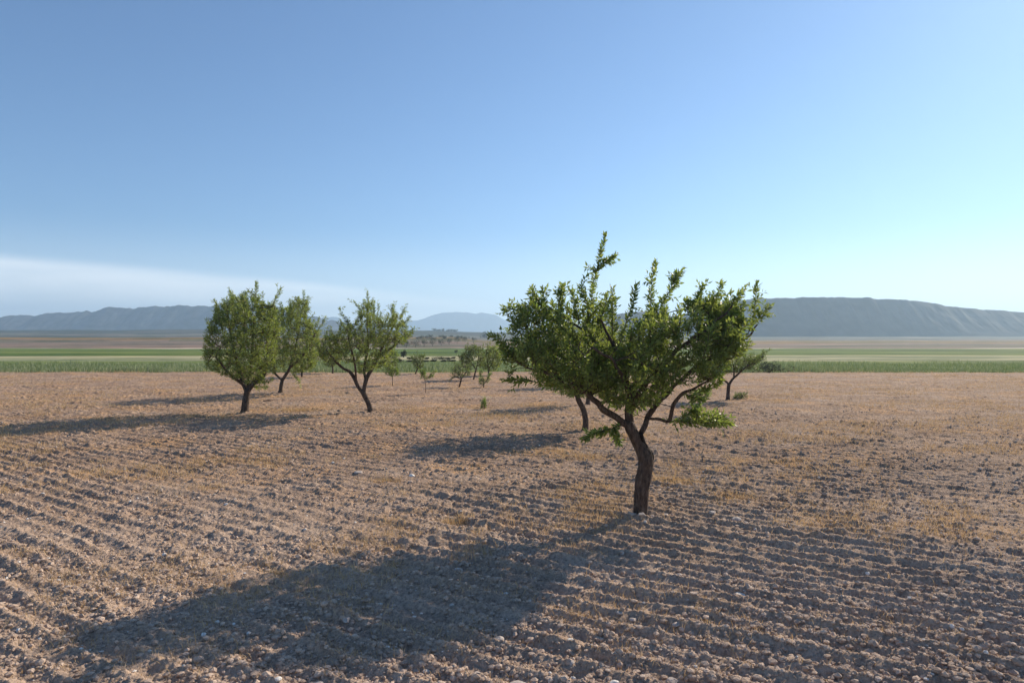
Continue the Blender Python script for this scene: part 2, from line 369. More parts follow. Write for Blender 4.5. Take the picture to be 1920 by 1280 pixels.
def rock(px, py, wpx, mat, label, flat=0.6, group=None, seed=None):
    import bmesh
    d = pxd(py); x = (px-960)/F*d; s = wpx/2/F*d
    r = np.random.default_rng(int(px*7+py) if seed is None else seed)
    bm = bmesh.new(); bmesh.ops.create_icosphere(bm, subdivisions=3, radius=1)
    v = np.array([q.co[:] for q in bm.verts]); f = np.array([[q.index for q in p.verts] for p in bm.faces]); bm.free()
    # chop by random planes for a broken, angular stone
    for k in range(9):
        n = r.normal(size=3); n /= np.linalg.norm(n); c = 0.62+0.3*r.random()
        t = v@n; v = v-np.maximum(t-c, 0)[:, None]*n[None]
    o1 = r.random()*50
    v = v*(1+0.10*(fbm(v[:, 0]*3+o1, v[:, 1]*3+v[:, 2]*2.3, 4, 3)-0.5))[:, None]
    v = v*np.array([1.08, 0.85+0.3*r.random(), flat])*s
    zz = float(np.max(field_h(np.array([x, x+s*.4, x-s*.4]), np.array([d, d, d]))))
    o = mesh('rock', v, f, mat, smooth=False); o.location = (x, d, zz+s*flat*0.30-0.004); o.rotation_euler = (0, 0, r.random()*6)
    tag(o, label, 'rock', group)
R, Pl, Cl = M['rock'], M['pale'], M['clod']
for a in [
    (773, 894, 12, Pl, 'long pale stone lying in the sunlit soil left of centre'),
    (672, 891, 15, R, 'grey flat stone left of the long pale stone'),
    (625, 871, 6, Pl, 'small white pebble at the left end of the second tree shadow'),
    (1249, 969, 13, R, 'rounded stone just right of the main trunk base'),
    (1336, 965, 13, R, 'upper left stone of the pile right of the main tree'),
    (1356, 974, 11, R, 'small middle stone of the pile right of the main tree'),
    (1381, 975, 17, R, 'largest stone of the pile right of the main tree'),
    (1398, 983, 11, R, 'rightmost stone of the pile right of the main tree'),
    (1385, 1111, 24, Pl, 'flat white rock half sunk in the furrows at right', 0.35),
    (1317, 1013, 9, Pl, 'small pale stone below the stone pile'),
    (1272, 1081, 14, R, 'brown stone on a furrow ridge below the main trunk'),
    (1187, 1157, 15, R, 'angular stone, right of a pair on the furrow ridge'),
    (1162, 1146, 13, R, 'rounded stone, left of a pair on the furrow ridge'),
    (1268, 1170, 16, R, 'blunt stone on a ridge in the lower right furrows'),
    (1070, 1199, 13, Pl, 'white flat stone at the edge of the big tree shadow', 0.45),
    (858, 1066, 22, R, 'brown stone lying inside the big tree shadow', 0.5),
    (972, 1277, 34, R, 'large pale brown rock at the bottom edge of the field'),
    (1152, 1278, 18, Pl, 'white rock at the bottom edge right of centre'),
    (521, 1272, 14, Pl, 'white stone in the bottom left corner'),
    (596, 1270, 24, R, 'tan rock at the bottom left beside the white stone'),
    (1262, 1268, 24, R, 'brown rock in the bottom furrows at right'),
    (1071, 1240, 18, R, 'rounded brown rock in the bottom furrows near centre'),
    (936, 1193, 18, R, 'tan rock on the lower edge of the big shadow'),
    (893, 1253, 20, R, 'tan rock near the bottom, left of the largest rock'),
    (1186, 973, 11, R, 'small stone against the left foot of the main trunk'),
    (1204, 976, 14, R, 'stone directly in front of the main trunk foot'),
    (1222, 973, 10, R, 'small stone against the right foot of the main trunk'),
    (650, 1160, 18, R, 'grey rock inside the left part of the big shadow'),
]: rock(*a[:5], **({'flat': a[5]} if len(a) > 5 else {}))

# ------------------------------------------------------------------ blades (straw and grass)
def blades(name, x, y, z, h, wid, lean, mat, r, segs=2):
    n = len(x); a = r.random(n)*2*PI
    side = np.stack([np.cos(a), np.sin(a), np.zeros(n)], -1)
    b = r.random(n)*2*PI; ln = lean*(0.4+0.9*r.random(n))
    tip = np.stack([np.cos(b)*ln*h, np.sin(b)*ln*h, h*np.sqrt(np.maximum(1-ln*ln, 0.04))], -1)
    base = np.stack([x, y, z-0.006], -1)
    mid = base+tip*np.array([0.38, 0.38, 0.58])
    w = side*wid[:, None]
    V = np.stack([base-w*.5, base+w*.5, mid+w*.42, mid-w*.42, base+tip], 1).reshape(-1, 3)
    o = (np.arange(n)*5)[:, None]
    return mesh(name, V, [np.array([[3, 2, 4]])+o, np.array([[0, 1, 2, 3]])+o], mat)
def straw():
    r = np.random.default_rng(5); n = 650000
    y = 3.0*(36/3.0)**(r.random(n)**0.75); x = (r.random(n)*2-1)*(0.80*y+0.4)
    m = fbm(x*0.55, y*0.75, 101, 4); m2 = fbm(x*3.2, y*3.2, 131, 3)
    p = np.clip((m-0.47)*7, 0, 1)*np.clip((m2-0.42)*5, 0, 1)*np.interp(y, [3, 5.5, 8, 36], [0.15, 0.5, 1.0, 1.0])+0.03
    # ground is trampled bare in the furrows close by
    k = r.random(n) < p*1.5; x = x[k]; y = y[k]
    # denser tufts of their own
    cs = []
    for px, py, rad, cnt in [(858, 978, .16, 260), (560, 770, .5, 500), (1090, 860, .55, 500), (1040, 850, .5, 400), (1180, 820, .5, 300), (1375, 930, .3, 300), (517, 1068, .10, 90), (736, 1058, .1, 60),
                             (930, 780, .8, 500), (1000, 760, .8, 400), (720, 905, .2, 160), (1240, 900, .35, 300), (1290, 905, .3, 200), (770, 770, .8, 400), (1080, 1150, .12, 60), (700, 860, .2, 80)]:
        d = pxd(py); cnt = cnt*2; q = r.normal(size=(cnt, 2))*rad*0.5; cs.append(np.array([(px-960)/F*d, d])+q*np.array([1, .55]))
    cs = np.concatenate(cs); x = np.concatenate([x, cs[:, 0]]); y = np.concatenate([y, cs[:, 1]])
    n = len(x); z = field_h(x, y)
    h = (0.018+0.055*r.random(n)**2)*np.interp(y, [3, 8, 36], [0.9, 1.5, 2.2]); w = 0.0016+0.0016*r.random(n)
    w = w*np.interp(y, [3, 6, 10, 36], [1, 1.7, 2.4, 3.4])
    tag(blades('dry_straw', x, y, z, h, w, 0.85, M['straw'], r), 'orange dry stubble and straw litter over the ploughed soil', 'stubble', kind='stuff')
straw()
def meadow():
    r = np.random.default_rng(6); n = 80000
    y = 35.0+ (r.random(n)**2.2)*16; x = (r.random(n)*2-1)*(0.80*y+1)
    edge = 34.2+4.0*fbm(x*0.3, x*0+3, 7, 4)
    k = y > edge; x = x[k]; y = y[k]; n = len(x)
    h = (0.12+0.22*r.random(n))*np.clip(fbm(x*0.25, y*0.25, 17, 3)*1.8, 0.55, 1.3)
    z = np.where(y < 36.5, -0.08, terr(x, y))
    tag(blades('meadow_grass', x, y, z, h, 0.018+0.014*r.random(n), 0.35, M['grass'], r), 'tall pale green grass along the far edge of the ploughed field', 'grass', kind='stuff')
meadow()

# ------------------------------------------------------------------ trees
def tube(mb, P, Rr, sides=6, seed=0, lump=0.0):
    P = np.asarray(P, float); Rr = np.asarray(Rr, float); n = len(P)
    T = np.gradient(P, axis=0); T /= np.linalg.norm(T, axis=1)[:, None]+1e-9
    ref = np.array([0.3, 1.0, 0.1]); rings = []
    a = np.linspace(0, 2*PI, sides, endpoint=False)
    for i in range(n):
        u = np.cross(T[i], ref); u /= np.linalg.norm(u)+1e-9; w = np.cross(T[i], u)
        rr = Rr[i]*(1+lump*(vnoise(np.cos(a)*1.7+seed, np.sin(a)*1.7+i*0.35, seed)-0.5))
        rings.append(P[i]+rr[:, None]*(np.cos(a)[:, None]*u+np.sin(a)[:, None]*w))
    rings.append(P[-1:]+T[-1]*Rr[-1]*0.6)
    V = np.concatenate(rings)
    i = np.arange(n-1)[:, None]*sides; j = np.arange(sides)[None]; k = (j+1) % sides
    mb.add(V, np.stack([i+j, i+k, i+sides+k, i+sides+j], -1).reshape(-1, 4))
    q = (n-1)*sides; jj = np.arange(sides); 
    f = np.stack([q+jj, q+(jj+1) % sides, np.full(sides, n*sides)], -1)+mb.n-len(V)
    mb.f3.append(f)
def smooth_poly(P, step):
    """catmull-rom resample; P rows x,y,z,r"""
    P = np.asarray(P, float); Q = np.vstack([2*P[0]-P[1], P, 2*P[-1]-P[-2]]); out = []
    for i in range(1, len(Q)-2):
        L = np.linalg.norm(Q[i+1][:3]-Q[i][:3]); k = max(2, int(L/step)+1)
        for t in np.arange(k)/k:
            a, b, c, d = Q[i-1], Q[i], Q[i+1], Q[i+2]
            out.append(0.5*((2*b)+(-a+c)*t+(2*a-5*b+4*c-d)*t*t+(-a+3*b-3*c+d)*t**3))
    out.append(P[-1]); out = np.array(out); out[:, 3] = np.maximum(out[:, 3], 0.0015)
    return out
def inpoly(px, py, poly):
    poly = np.asarray(poly, float); c = np.zeros(len(px), bool); j = len(poly)-1
    for i in range(len(poly)):
        xi, yi = poly[i]; xj, yj = poly[j]
        c ^= ((yi > py) != (yj > py)) & (px < (xj-xi)*(py-yi)/(yj-yi+1e-12)+xi); j = i
    return c
def leaves_on(P, r, length, spacing, droop=0.3):
    """leaf records (pos, dir) spiralling along polyline P"""
    P = np.asarray(P); seg = np.linalg.norm(np.diff(P, axis=0), axis=1); cum = np.concatenate([[0], np.cumsum(seg)])
    L = cum[-1]; n = max(3, int(L/spacing)); s = np.linspace(0.08*L, L, n)+r.normal(size=n)*spacing*0.3; s = np.clip(s, 0, L)
    pos = np.stack([np.interp(s, cum, P[:, k]) for k in range(3)], -1)
    ax = P[-1]-P[0]; ax /= np.linalg.norm(ax)+1e-9
    u = np.cross(ax, [0.2, 0.9, 0.3]); u /= np.linalg.norm(u)+1e-9; w = np.cross(ax, u)
    ph = np.arange(n)*2.4+r.random()*6+r.normal(size=n)*0.4
    fw = 0.45+0.55*r.random(n)+np.clip((s/L-0.75)*3, 0, 1)*0.9
    d = ax*fw[:, None]+(np.cos(ph)[:, None]*u+np.sin(ph)[:, None]*w)*(0.75+0.3*r.random(n))[:, None]
    d[:, 2] -= droop*r.random(n)
    d /= np.linalg.norm(d, axis=1)[:, None]
    return pos, d, length*(0.65+0.5*r.random(n))
def leaf_mesh(recs, name, mat, parent, r, wr=0.26):
    pos = np.concatenate([a[0] for a in recs]); d = np.concatenate([a[1] for a in recs]); L = np.concatenate([a[2] for a in recs])
    n = len(pos); rnd = r.normal(size=(n, 3)); side = np.cross(d, rnd); side /= np.linalg.norm(side, axis=1)[:, None]+1e-9
    nor = np.cross(side, d); w = L*wr*(0.8+0.4*r.random(n))
    L_, w_ = L[:, None], w[:, None]
    fold = 0.18*w_*nor
    b = pos; mid = pos+d*L_*0.48+nor*L_*0.05; l = mid+side*w_*0.5+fold; rr = mid-side*w_*0.5+fold
    tip = pos+d*L_-nor*L_*0.07*(r.random(n)*2-0.3)[:, None]; tip[:, 2] -= 0.10*L*r.random(n)
    V = np.stack([b, l, mid, rr, tip], 1).reshape(-1, 3); o = (np.arange(n)*5)[:, None]
    F3 = np.stack([np.array([0, 1, 2])+o, np.array([0, 2, 3])+o, np.array([1, 4, 2])+o, np.array([2, 4, 3])+o], 1).reshape(-1, 3)
    return mesh(name, V, F3, mat, parent)
def make_tree(name, label, cat, base, limbs, polys, seed, nodes=120, shoots=3, depth=None, leaf=0.065, spacing=0.013, shoot_len=(0.12, 0.30),
              spires=(), mat='leaf', group=None, detail=False, twr=1.0, extra_limbs_as_parts=False, D=None, wr=0.26, plume=0.12):
    """limbs: polylines of (px, py, width_px, depth offset m); polys: (crown outline in px, depth half-thickness m, share of nodes)"""
    r = np.random.default_rng(seed)
    D = D or pxd(base[1]); k = D/F
    B = np.array([(base[0]-960)/F*D, D, 0.0])
    gz = float(field_h(np.array([B[0]]), np.array([B[1]]))[0]) if D < 35 else float(terr(B[0], B[1]))
    B[2] = gz
    root = empty(name, B); tag(root, label, cat, group)
    def loc(px, py, off=0.0): return pt(px, py, D+off)-B
    skel = []; cost = []; rad = []
    wood = MB(); parts = []
    for li, lb in enumerate(limbs):
        P = np.array([[*loc(p[0], p[1], p[3] if len(p) > 3 else 0), p[2]*k/2] for p in lb])
        if li == 0: P[0, 2] = min(P[0, 2], -0.03)
        q = smooth_poly(P, 0.03 if detail else 0.06)
        if detail and li: q[:, :3] += (np.stack([vnoise(np.arange(len(q))*0.25, np.full(len(q), li*3.+c), 5) for c in range(3)], -1)-0.5)*0.035*np.clip(np.arange(len(q))/6, 0, 1)[:, None]
        mb = MB() if (detail and li) else wood
        rr = q[:, 3].copy()
        if li == 0: rr[:3] *= [1.35, 1.15, 1.04]
        tube(mb, q[:, :3], rr, 14 if detail and li < 4 else 8, li*5+seed, 0.38 if detail else 0.2)
        if mb is not wood: parts.append(mb)
        if li > 0 or len(limbs) == 1:
            skip = 0 if li else len(q)//2
            skel.append(q[skip:, :3]); cost.append(np.arange(len(q)-skip)*0.02)
    SK = np.concatenate(skel); n0 = len(SK)
    # sample attraction nodes inside the crown outline, rounded in depth
    pts = []
    for poly, dep, share in polys:
        poly = np.asarray(poly, float); lo = poly.min(0); hi = poly.max(0); c = (lo+hi)/2; hs = (hi-lo)/2
        want = int(nodes*share); got = 0; tries = 0
        while got < want and tries < 60:
            tries += 1
            q = lo+r.random((want*2, 2))*(hi-lo); q = q[inpoly(q[:, 0], q[:, 1], poly)]
            e = np.clip(1-(((q-c)/hs/1.12)**2).sum(1), 0.05, 1)
            dy = (r.random(len(q))*2-1)*dep*np.sqrt(e)
            for (a, b2), o in zip(q, dy):
                if got >= want: break
                if vnoise(np.array([a*k*3.2+seed]), np.array([b2*k*2.0+o*2.]), seed)[0] < 0.26: continue
                pts.append(loc(a, b2, o)); got += 1
    pts = np.array(pts) if pts else np.zeros((0, 3))
    order = np.argsort([np.min(np.linalg.norm(SK-p, axis=1)) for p in pts]) if len(pts) else []
    nodesP = [p for p in SK]; cst = [0.0]*n0; par = [-1]*n0; tips = []
    for i in order:
        p = pts[i]; A = np.array(nodesP); dist = np.linalg.norm(A-p, axis=1)
        pen = dist+0.25*np.array(cst)+np.where(A[:, 2] > p[2]+0.02, 0.25*(A[:, 2]-p[2]), 0)
        j = int(np.argmin(pen)); a = A[j]; L = dist[j]; m = max(1, int(L/0.09)); last = j
        bend = r.normal(size=3)*0.05*L
        for s in range(1, m+1):
            t = s/m; q = a+(p-a)*t+bend*math.sin(PI*t)+np.array([0, 0, 0.06*L*math.sin(PI*t)])
            nodesP.append(q); par.append(last); cst.append(cst[last]+L/m); last = len(nodesP)-1
        tips.append(last)
    # pipe-model radii
    cnt = [1.0]*len(nodesP)
    for i in range(len(nodesP)-1, n0-1, -1):
        if par[i] >= 0: cnt[par[i]] += cnt[i]*0.9
    rw = lambda c: min(0.0026*c**0.42, 0.016)*twr*(D/6.7)**0.25
    tw = MB()
    kids = {}
    for i in range(n0, len(nodesP)): kids.setdefault(par[i], []).append(i)
    done = set()
    for i in range(n0, len(nodesP)):
        if i in done: continue
        ch = [par[i], i]; done.add(i); cur = i
        while cur in kids:
            nx = [q for q in kids[cur] if q not in done]
            if not nx: break
            cur = max(nx, key=lambda q: cnt[q]); done.add(cur); ch.append(cur)
        if len(ch) >= 2:
            P = np.array([nodesP[c] for c in ch]); tube(tw, P, [rw(cnt[ch[max(1, q)]]) for q in range(len(ch))], 5 if detail else 4, i)
    # leafy shoots
    recs = []; cen = np.mean(pts, axis=0) if len(pts) else SK.mean(0)
    ends = []
    def in_any(P3):
        q = P3+B; px = q[0]/q[1]*F+960; py = HZ-(q[2]-EYE)/q[1]*F
        return any(inpoly(np.array([px]), np.array([py]), pl)[0] for pl, _, _ in polys)
    for t in tips:
        p = nodesP[t]; g = p-nodesP[par[t]] if par[t] >= 0 else np.array([0, 0, 1.]); g = g/(np.linalg.norm(g)+1e-9)
        if plume and p[2] > cen[2]-0.05 and r.random() < plume:
            up = g*0.25+(p-cen)*np.array([.5, .5, 0.])/(np.linalg.norm(p-cen)+1e-9)+r.normal(size=3)*0.22+np.array([0, 0, 1.0]); up /= np.linalg.norm(up)
            L = shoot_len[1]*(0.7+0.75*r.random()); bend = r.normal(size=3)*0.05*L
            q = smooth_poly(np.array([[*p, .004], [*(p+up*L*.5+bend), .003], [*(p+up*L), .0015]]), 0.05); tube(tw, q[:, :3], q[:, 3]*(D/6.7)**0.3, 4, 2)
            recs.append(leaves_on(q[:, :3], r, leaf, spacing*0.55, 0.15))
        for s in range(shoots):
            for attempt in range(4):
                out = (p-cen); out /= np.linalg.norm(out)+1e-9
                d = g*0.5+out*0.45+r.normal(size=3)*0.45+np.array([0, 0, 0.75]); d /= np.linalg.norm(d)
                L = shoot_len[0]+(shoot_len[1]-shoot_len[0])*r.random()
                e = p+d*L+np.array([0, 0, 0.02])
                if in_any(e): break
                L = L*0.45; e = p+d*L
                if attempt == 3: pass
            m = (p+e)/2+r.normal(size=3)*0.012
            P = np.array([p, m, e]); tube(tw, P, np.array([0.0026, 0.002, 0.0012])*(D/6.7)**0.3*twr, 3, s)
            recs.append(leaves_on(P, r, leaf, spacing))
    for sp in spires:
        P = np.array([[*loc(q[0], q[1], q[2] if len(q) > 2 else 0.0), 0.005] for q in sp]); q = smooth_poly(P, 0.05)
        q[:, 3] = np.linspace(0.0055, 0.0015, len(q))*(D/6.7)**0.5; tube(tw, q[:, :3], q[:, 3], 5, 1)
        recs.append(leaves_on(q[:, :3], r, leaf*1.02, spacing*0.40, 0.15))
        for t in np.arange(0.1, 0.95, 0.085 if detail else 0.14):
            i = int(t*(len(q)-1)); a = q[i, :3]; g = q[min(i+1, len(q)-1), :3]-q[max(i-1, 0), :3]; g /= np.linalg.norm(g)+1e-9
            d = g*0.7+r.normal(size=3)*0.6; d /= np.linalg.norm(d); L = (0.04+0.09*r.random())*(D/6.7)**0.35
            P2 = np.array([a, a+d*L*0.5, a+d*L]); recs.append(leaves_on(P2, r, leaf, spacing, 0.15))
    trunk = wood.build('trunk', M['bark'], root, True)
    for mb in parts: mb.build('limb', M['bark'], root, True)
    if tw.n:
        if detail: tag(tw.build('branch', M['bark'], root, False), kind='stuff')
        else:
            tag(tw.build('branch', M['bark'], root, False), kind='stuff')
    leaf_mesh(recs, 'crown', M[mat], root, r, wr)
    return root

main_poly = [(944, 648), (962, 655), (960, 628), (963, 612), (960, 600), (974, 590), (984, 572), (1002, 566), (1022, 568), (1034, 586), (1040, 604), (1056, 594), (1064, 588), (1082, 584), (1100, 584), (1122, 588), (1138, 594), (1146, 616), (1172, 622), (1192, 612), (1204, 594), (1222, 582), (1246, 580), (1262, 602), (1280, 610), (1290, 588), (1306, 572), (1330, 570), (1352, 574), (1378, 584), (1384, 600), (1392, 616), (1408, 604), (1426, 604), (1438, 602), (1438, 622), (1424, 640), (1396, 652), (1376, 672), (1352, 690), (1350, 704), (1346, 718), (1326, 726), (1304, 724), (1282, 722), (1262, 726), (1246, 748), (1226, 760), (1206, 772), (1184, 778), (1162, 768), (1136, 748), (1098, 752), (1074, 742), (1054, 728), (1010, 724), (962, 716), (950, 704), (964, 692), (948, 678)]
low_poly = [(1258, 782), (1262, 770), (1280, 772), (1296, 766), (1308, 770), (1322, 782), (1345, 780), (1368, 790), (1366, 797), (1340, 797), (1310, 796), (1280, 796), (1264, 795)]
mid_poly = [(1050, 726), (1060, 690), (1120, 660), (1220, 665), (1300, 690), (1320, 716), (1262, 726), (1246, 748), (1226, 764), (1206, 780), (1184, 784), (1150, 762), (1120, 748), (1080, 742)]
right_poly = [(1330, 590), (1360, 578), (1384, 584), (1400, 600), (1436, 604), (1438, 630), (1400, 652), (1370, 680), (1340, 700), (1320, 650)]
main_limbs = [
    [(1201, 972, 28, 0), (1201, 950, 27, 0), (1203, 920, 27, 0), (1207, 890, 28, 0), (1211, 868, 30, 0), (1210, 856, 30, 0), (1203, 842, 25, 0), (1195, 828, 22, 0), (1189, 815, 21, 0), (1182, 802, 20, 0), (1179, 792, 18, 0)],
    [(1181, 800, 12, 0), (1168, 792, 13, -.02), (1150, 777, 12, -.05), (1132, 764, 11, -.10), (1116, 750, 10, -.14), (1098, 735, 8, -.16), (1060, 714, 7, -.18), (1022, 700, 5, -.22), (985, 690, 3, -.25)],
    [(1180, 800, 15, 0), (1180, 778, 15, .02), (1182, 752, 13, .03), (1176, 715, 11, .02), (1164, 675, 9, 0), (1148, 640, 6, -.05), (1130, 600, 4, -.05)],
    [(1197, 822, 8, 0), (1207, 802, 10, .02), (1214, 788, 10, .04), (1224, 768, 10, .08), (1236, 752, 9, .12), (1262, 722, 8, .15), (1300, 692, 7, .18), (1345, 665, 5, .2), (1395, 635, 4, .2), (1420, 610, 3, .2)],
    [(1215, 784, 5, .04), (1228, 786, 6, 0), (1250, 788, 6, -.04), (1256, 782, 7, -.05), (1258, 768, 7, -.07), (1265, 752, 7, -.09), (1280, 738, 6, -.12), (1300, 728, 5, -.15), (1325, 715, 3, -.2)],
    [(1251, 788, 3, -.05), (1275, 791, 2.5, -.08), (1310, 792, 2, -.12), (1350, 791, 1.2, -.15)],
    [(1181, 772, 12, 0), (1196, 745, 11, -.05), (1212, 715, 9, -.12), (1240, 685, 8, -.2), (1275, 655, 7, -.25), (1315, 625, 5, -.3), (1350, 595, 4, -.3), (1372, 575, 3, -.3)],
    [(1180, 748, 10, .02), (1196, 705, 9, .15), (1212, 660, 7, .2), (1222, 610, 5, .25), (1235, 575, 3, .25)],
    [(1166, 680, 7, 0), (1130, 650, 6, .1), (1095, 622, 5, .2), (1060, 598, 4, .25), (1020, 570, 3, .25)],
    [(1110, 745, 7, -.14), (1090, 705, 6, .05), (1050, 665, 5, .2), (1010, 635, 4, .25), (980, 600, 3, .25)],
    [(1182, 760, 8, 0), (1170, 720, 7, -.25), (1150, 680, 5, -.45), (1110, 650, 4, -.5)],
    [(1182, 765, 8, 0), (1200, 720, 7, .3), (1230, 680, 5, .5), (1270, 650, 4, .55)],
]
spires = [
    [(1098, 625, .1), (1104, 590, .08), (1109, 560, .05), (1113, 530, .03), (1121, 495, 0), (1129, 465, 0), (1134, 440, 0)],
    [(1115, 512, .02), (1128, 495, .04), (1142, 486, .05), (1151, 480, .05)],
    [(1222, 610, .25), (1220, 575, .22), (1221, 545, .2), (1225, 515, .2), (1230, 490, .2)],
    [(1236, 580, .1), (1250, 556, .08), (1262, 532, .08), (1272, 520, .08), (1280, 506, .08)],
    [(1262, 532, .08), (1270, 512, .0)],
    [(1168, 625, 0), (1176, 598, 0), (1186, 568, 0), (1194, 534, 0)],
    [(1148, 620, -.1), (1149, 580, -.1), (1148, 540, -.1)],
    [(1048, 605, .1), (1049, 570, .1), (1053, 536, .1)],
    [(1060, 556, .1), (1052, 548, .1)],
    [(1086, 600, 0), (1078, 570, 0), (1072, 545, 0)],
    [(1106, 580, -.1), (1096, 555, -.1), (1090, 534, -.1)],
    [(1112, 588, -.1), (1128, 572, -.1), (1140, 564, -.15)],
    [(1402, 628, .1), (1411, 600, .1), (1416, 565, .1), (1418, 530, .1)],
    [(1420, 600, .1), (1432, 584, .1), (1444, 576, .1)],
    [(1332, 580, -.2), (1344, 555, -.2), (1353, 532, -.2)],
    [(1352, 590, -.2), (1372, 568, -.2), (1390, 550, -.2)],
    [(1300, 585, 0), (1308, 560, 0), (1316, 538, 0)],
    [(1318, 580, 0), (1336, 556, 0)],
    [(1290, 590, 0), (1288, 565, 0)],
    [(1002, 580, .1), (1000, 556, .1), (998, 540, .1)],
    [(1020, 585, .0), (1020, 560, .0), (1018, 542, .0)],
    [(990, 590, .1), (970, 582, .1), (948, 578, .1)],
    [(992, 690, -.2), (965, 672, -.2), (948, 650, -.2), (934, 634, -.2), (920, 628, -.2)],
    [(1000, 715, -.1), (970, 712, -.1), (948, 712, -.1)],
    [(1172, 794, .0), (1156, 800, -.05), (1138, 806, -.1), (1118, 812, -.15), (1092, 824, -.2)],
    [(1150, 800, -.05), (1154, 812, -.05), (1160, 832, -.05)],
    [(1132, 806, -.1), (1122, 810, -.05), (1112, 808, 0)],
    [(1256, 784, -.05), (1275, 790, -.1), (1310, 793, -.15), (1340, 792, -.2), (1370, 793, -.2)],
    [(1275, 790, -.1), (1290, 775, -.1), (1302, 768, -.1)],
    [(1310, 735, -.1), (1335, 722, -.1), (1352, 712, -.1)],
    [(1284, 738, -.1), (1300, 745, -.1), (1318, 750, -.15)],
]
mt = make_tree('almond_tree', 'large leafy almond tree with a kinked trunk standing nearest, at right', 'tree', (1201, 968), main_limbs,
          [(main_poly, 0.58, 0.80), (low_poly, 0.16, 0.05), (mid_poly, 0.40, 0.14), (right_poly, 0.4, 0.08)], 3, nodes=610, shoots=3, leaf=0.060, spacing=0.0115, shoot_len=(0.07, 0.19), wr=0.34, plume=0.17, spires=spires, detail=True, group='almond trees of the orchard')
def scar():
    D = pxd(968); B = np.array(mt.location); mb = MB()
    P = np.array([[*(pt(px, py, D-0.012)-B), w*D/F/2] for px, py, w in [(1222, 862, 8), (1219, 852, 13), (1212, 842, 11), (1206, 831, 9), (1203, 820, 10), (1200, 812, 7)]])
    q = smooth_poly(P, 0.012); q[:, 1] -= 0.0; tube(mb, q[:, :3], q[:, 3], 12, 3, 0.9)
    mb.build('bark_wound', M['scar'], mt, True)
    mb = MB()
    P = np.array([[*(pt(px, py, D-0.048)-B), w*D/F/2] for px, py, w in [(1196, 857, 2), (1203, 861, 3), (1213, 863, 3), (1222, 862, 3)]])
    q = smooth_poly(P, 0.02); tube(mb, q[:, :3], q[:, 3], 8, 3, 0.5)
    mb.build('graft_ridge', M['bark'], mt, True)
scar()
G = 'almond trees of the orchard'
# second tree of the near row, mostly behind the first
make_tree('almond_tree', 'almond tree whose bare dark trunk shows just left of the nearest trunk', 'tree', (1097, 808),
    [[(1097, 810, 12, 0), (1098, 788, 11, 0), (1094, 768, 11, 0), (1086, 752, 10, 0), (1082, 742, 8, 0)],
     [(1082, 744, 7, 0), (1060, 715, 5, 0), (1040, 690, 4, .1), (1025, 660, 3, .1)], [(1083, 744, 8, 0), (1100, 710, 6, .2), (1120, 680, 5, .3), (1140, 650, 3, .3)], [(1083, 740, 6, 0), (1080, 700, 5, -.2), (1075, 650, 4, -.3)]],
    [([(1000, 700), (1006, 650), (1040, 622), (1075, 606), (1110, 606), (1150, 625), (1180, 660), (1180, 700), (1150, 735), (1085, 748), (1030, 732)], 0.75, 1)], 21, nodes=330, leaf=0.075, spacing=0.018, group=G)
for (bx, by, sd_, lab) in [(1102, 757, 31, 'third almond tree of the row behind the large tree, nearly hidden by it'), (1087, 723, 32, 'farthest almond tree of the row behind the large tree, nearly hidden by it')]:
    k = pxd(808)/pxd(by); f = lambda x, y: (bx+(x-1090)*k*0.92, by+(y-808)*k*0.98)
    make_tree('almond_tree', lab, 'tree', (bx, by),
        [[(bx, by+1, 11*k, 0), (*f(1092, 770), 10*k, 0), (*f(1088, 745), 8*k, 0)], [(*f(1088, 745), 6*k, 0), (*f(1050, 700), 4*k, .2), (*f(1030, 660), 2*k, .2)], [(*f(1088, 745), 6*k, 0), (*f(1120, 690), 4*k, -.2), (*f(1140, 650), 2*k, -.2)]],
        [([f(*q) for q in [(1010, 700), (1015, 650), (1050, 625), (1085, 610), (1120, 618), (1160, 650), (1165, 700), (1130, 735), (1060, 740)]], 0.8, 1)], sd_, nodes=150, leaf=0.09, spacing=0.026, group=G)
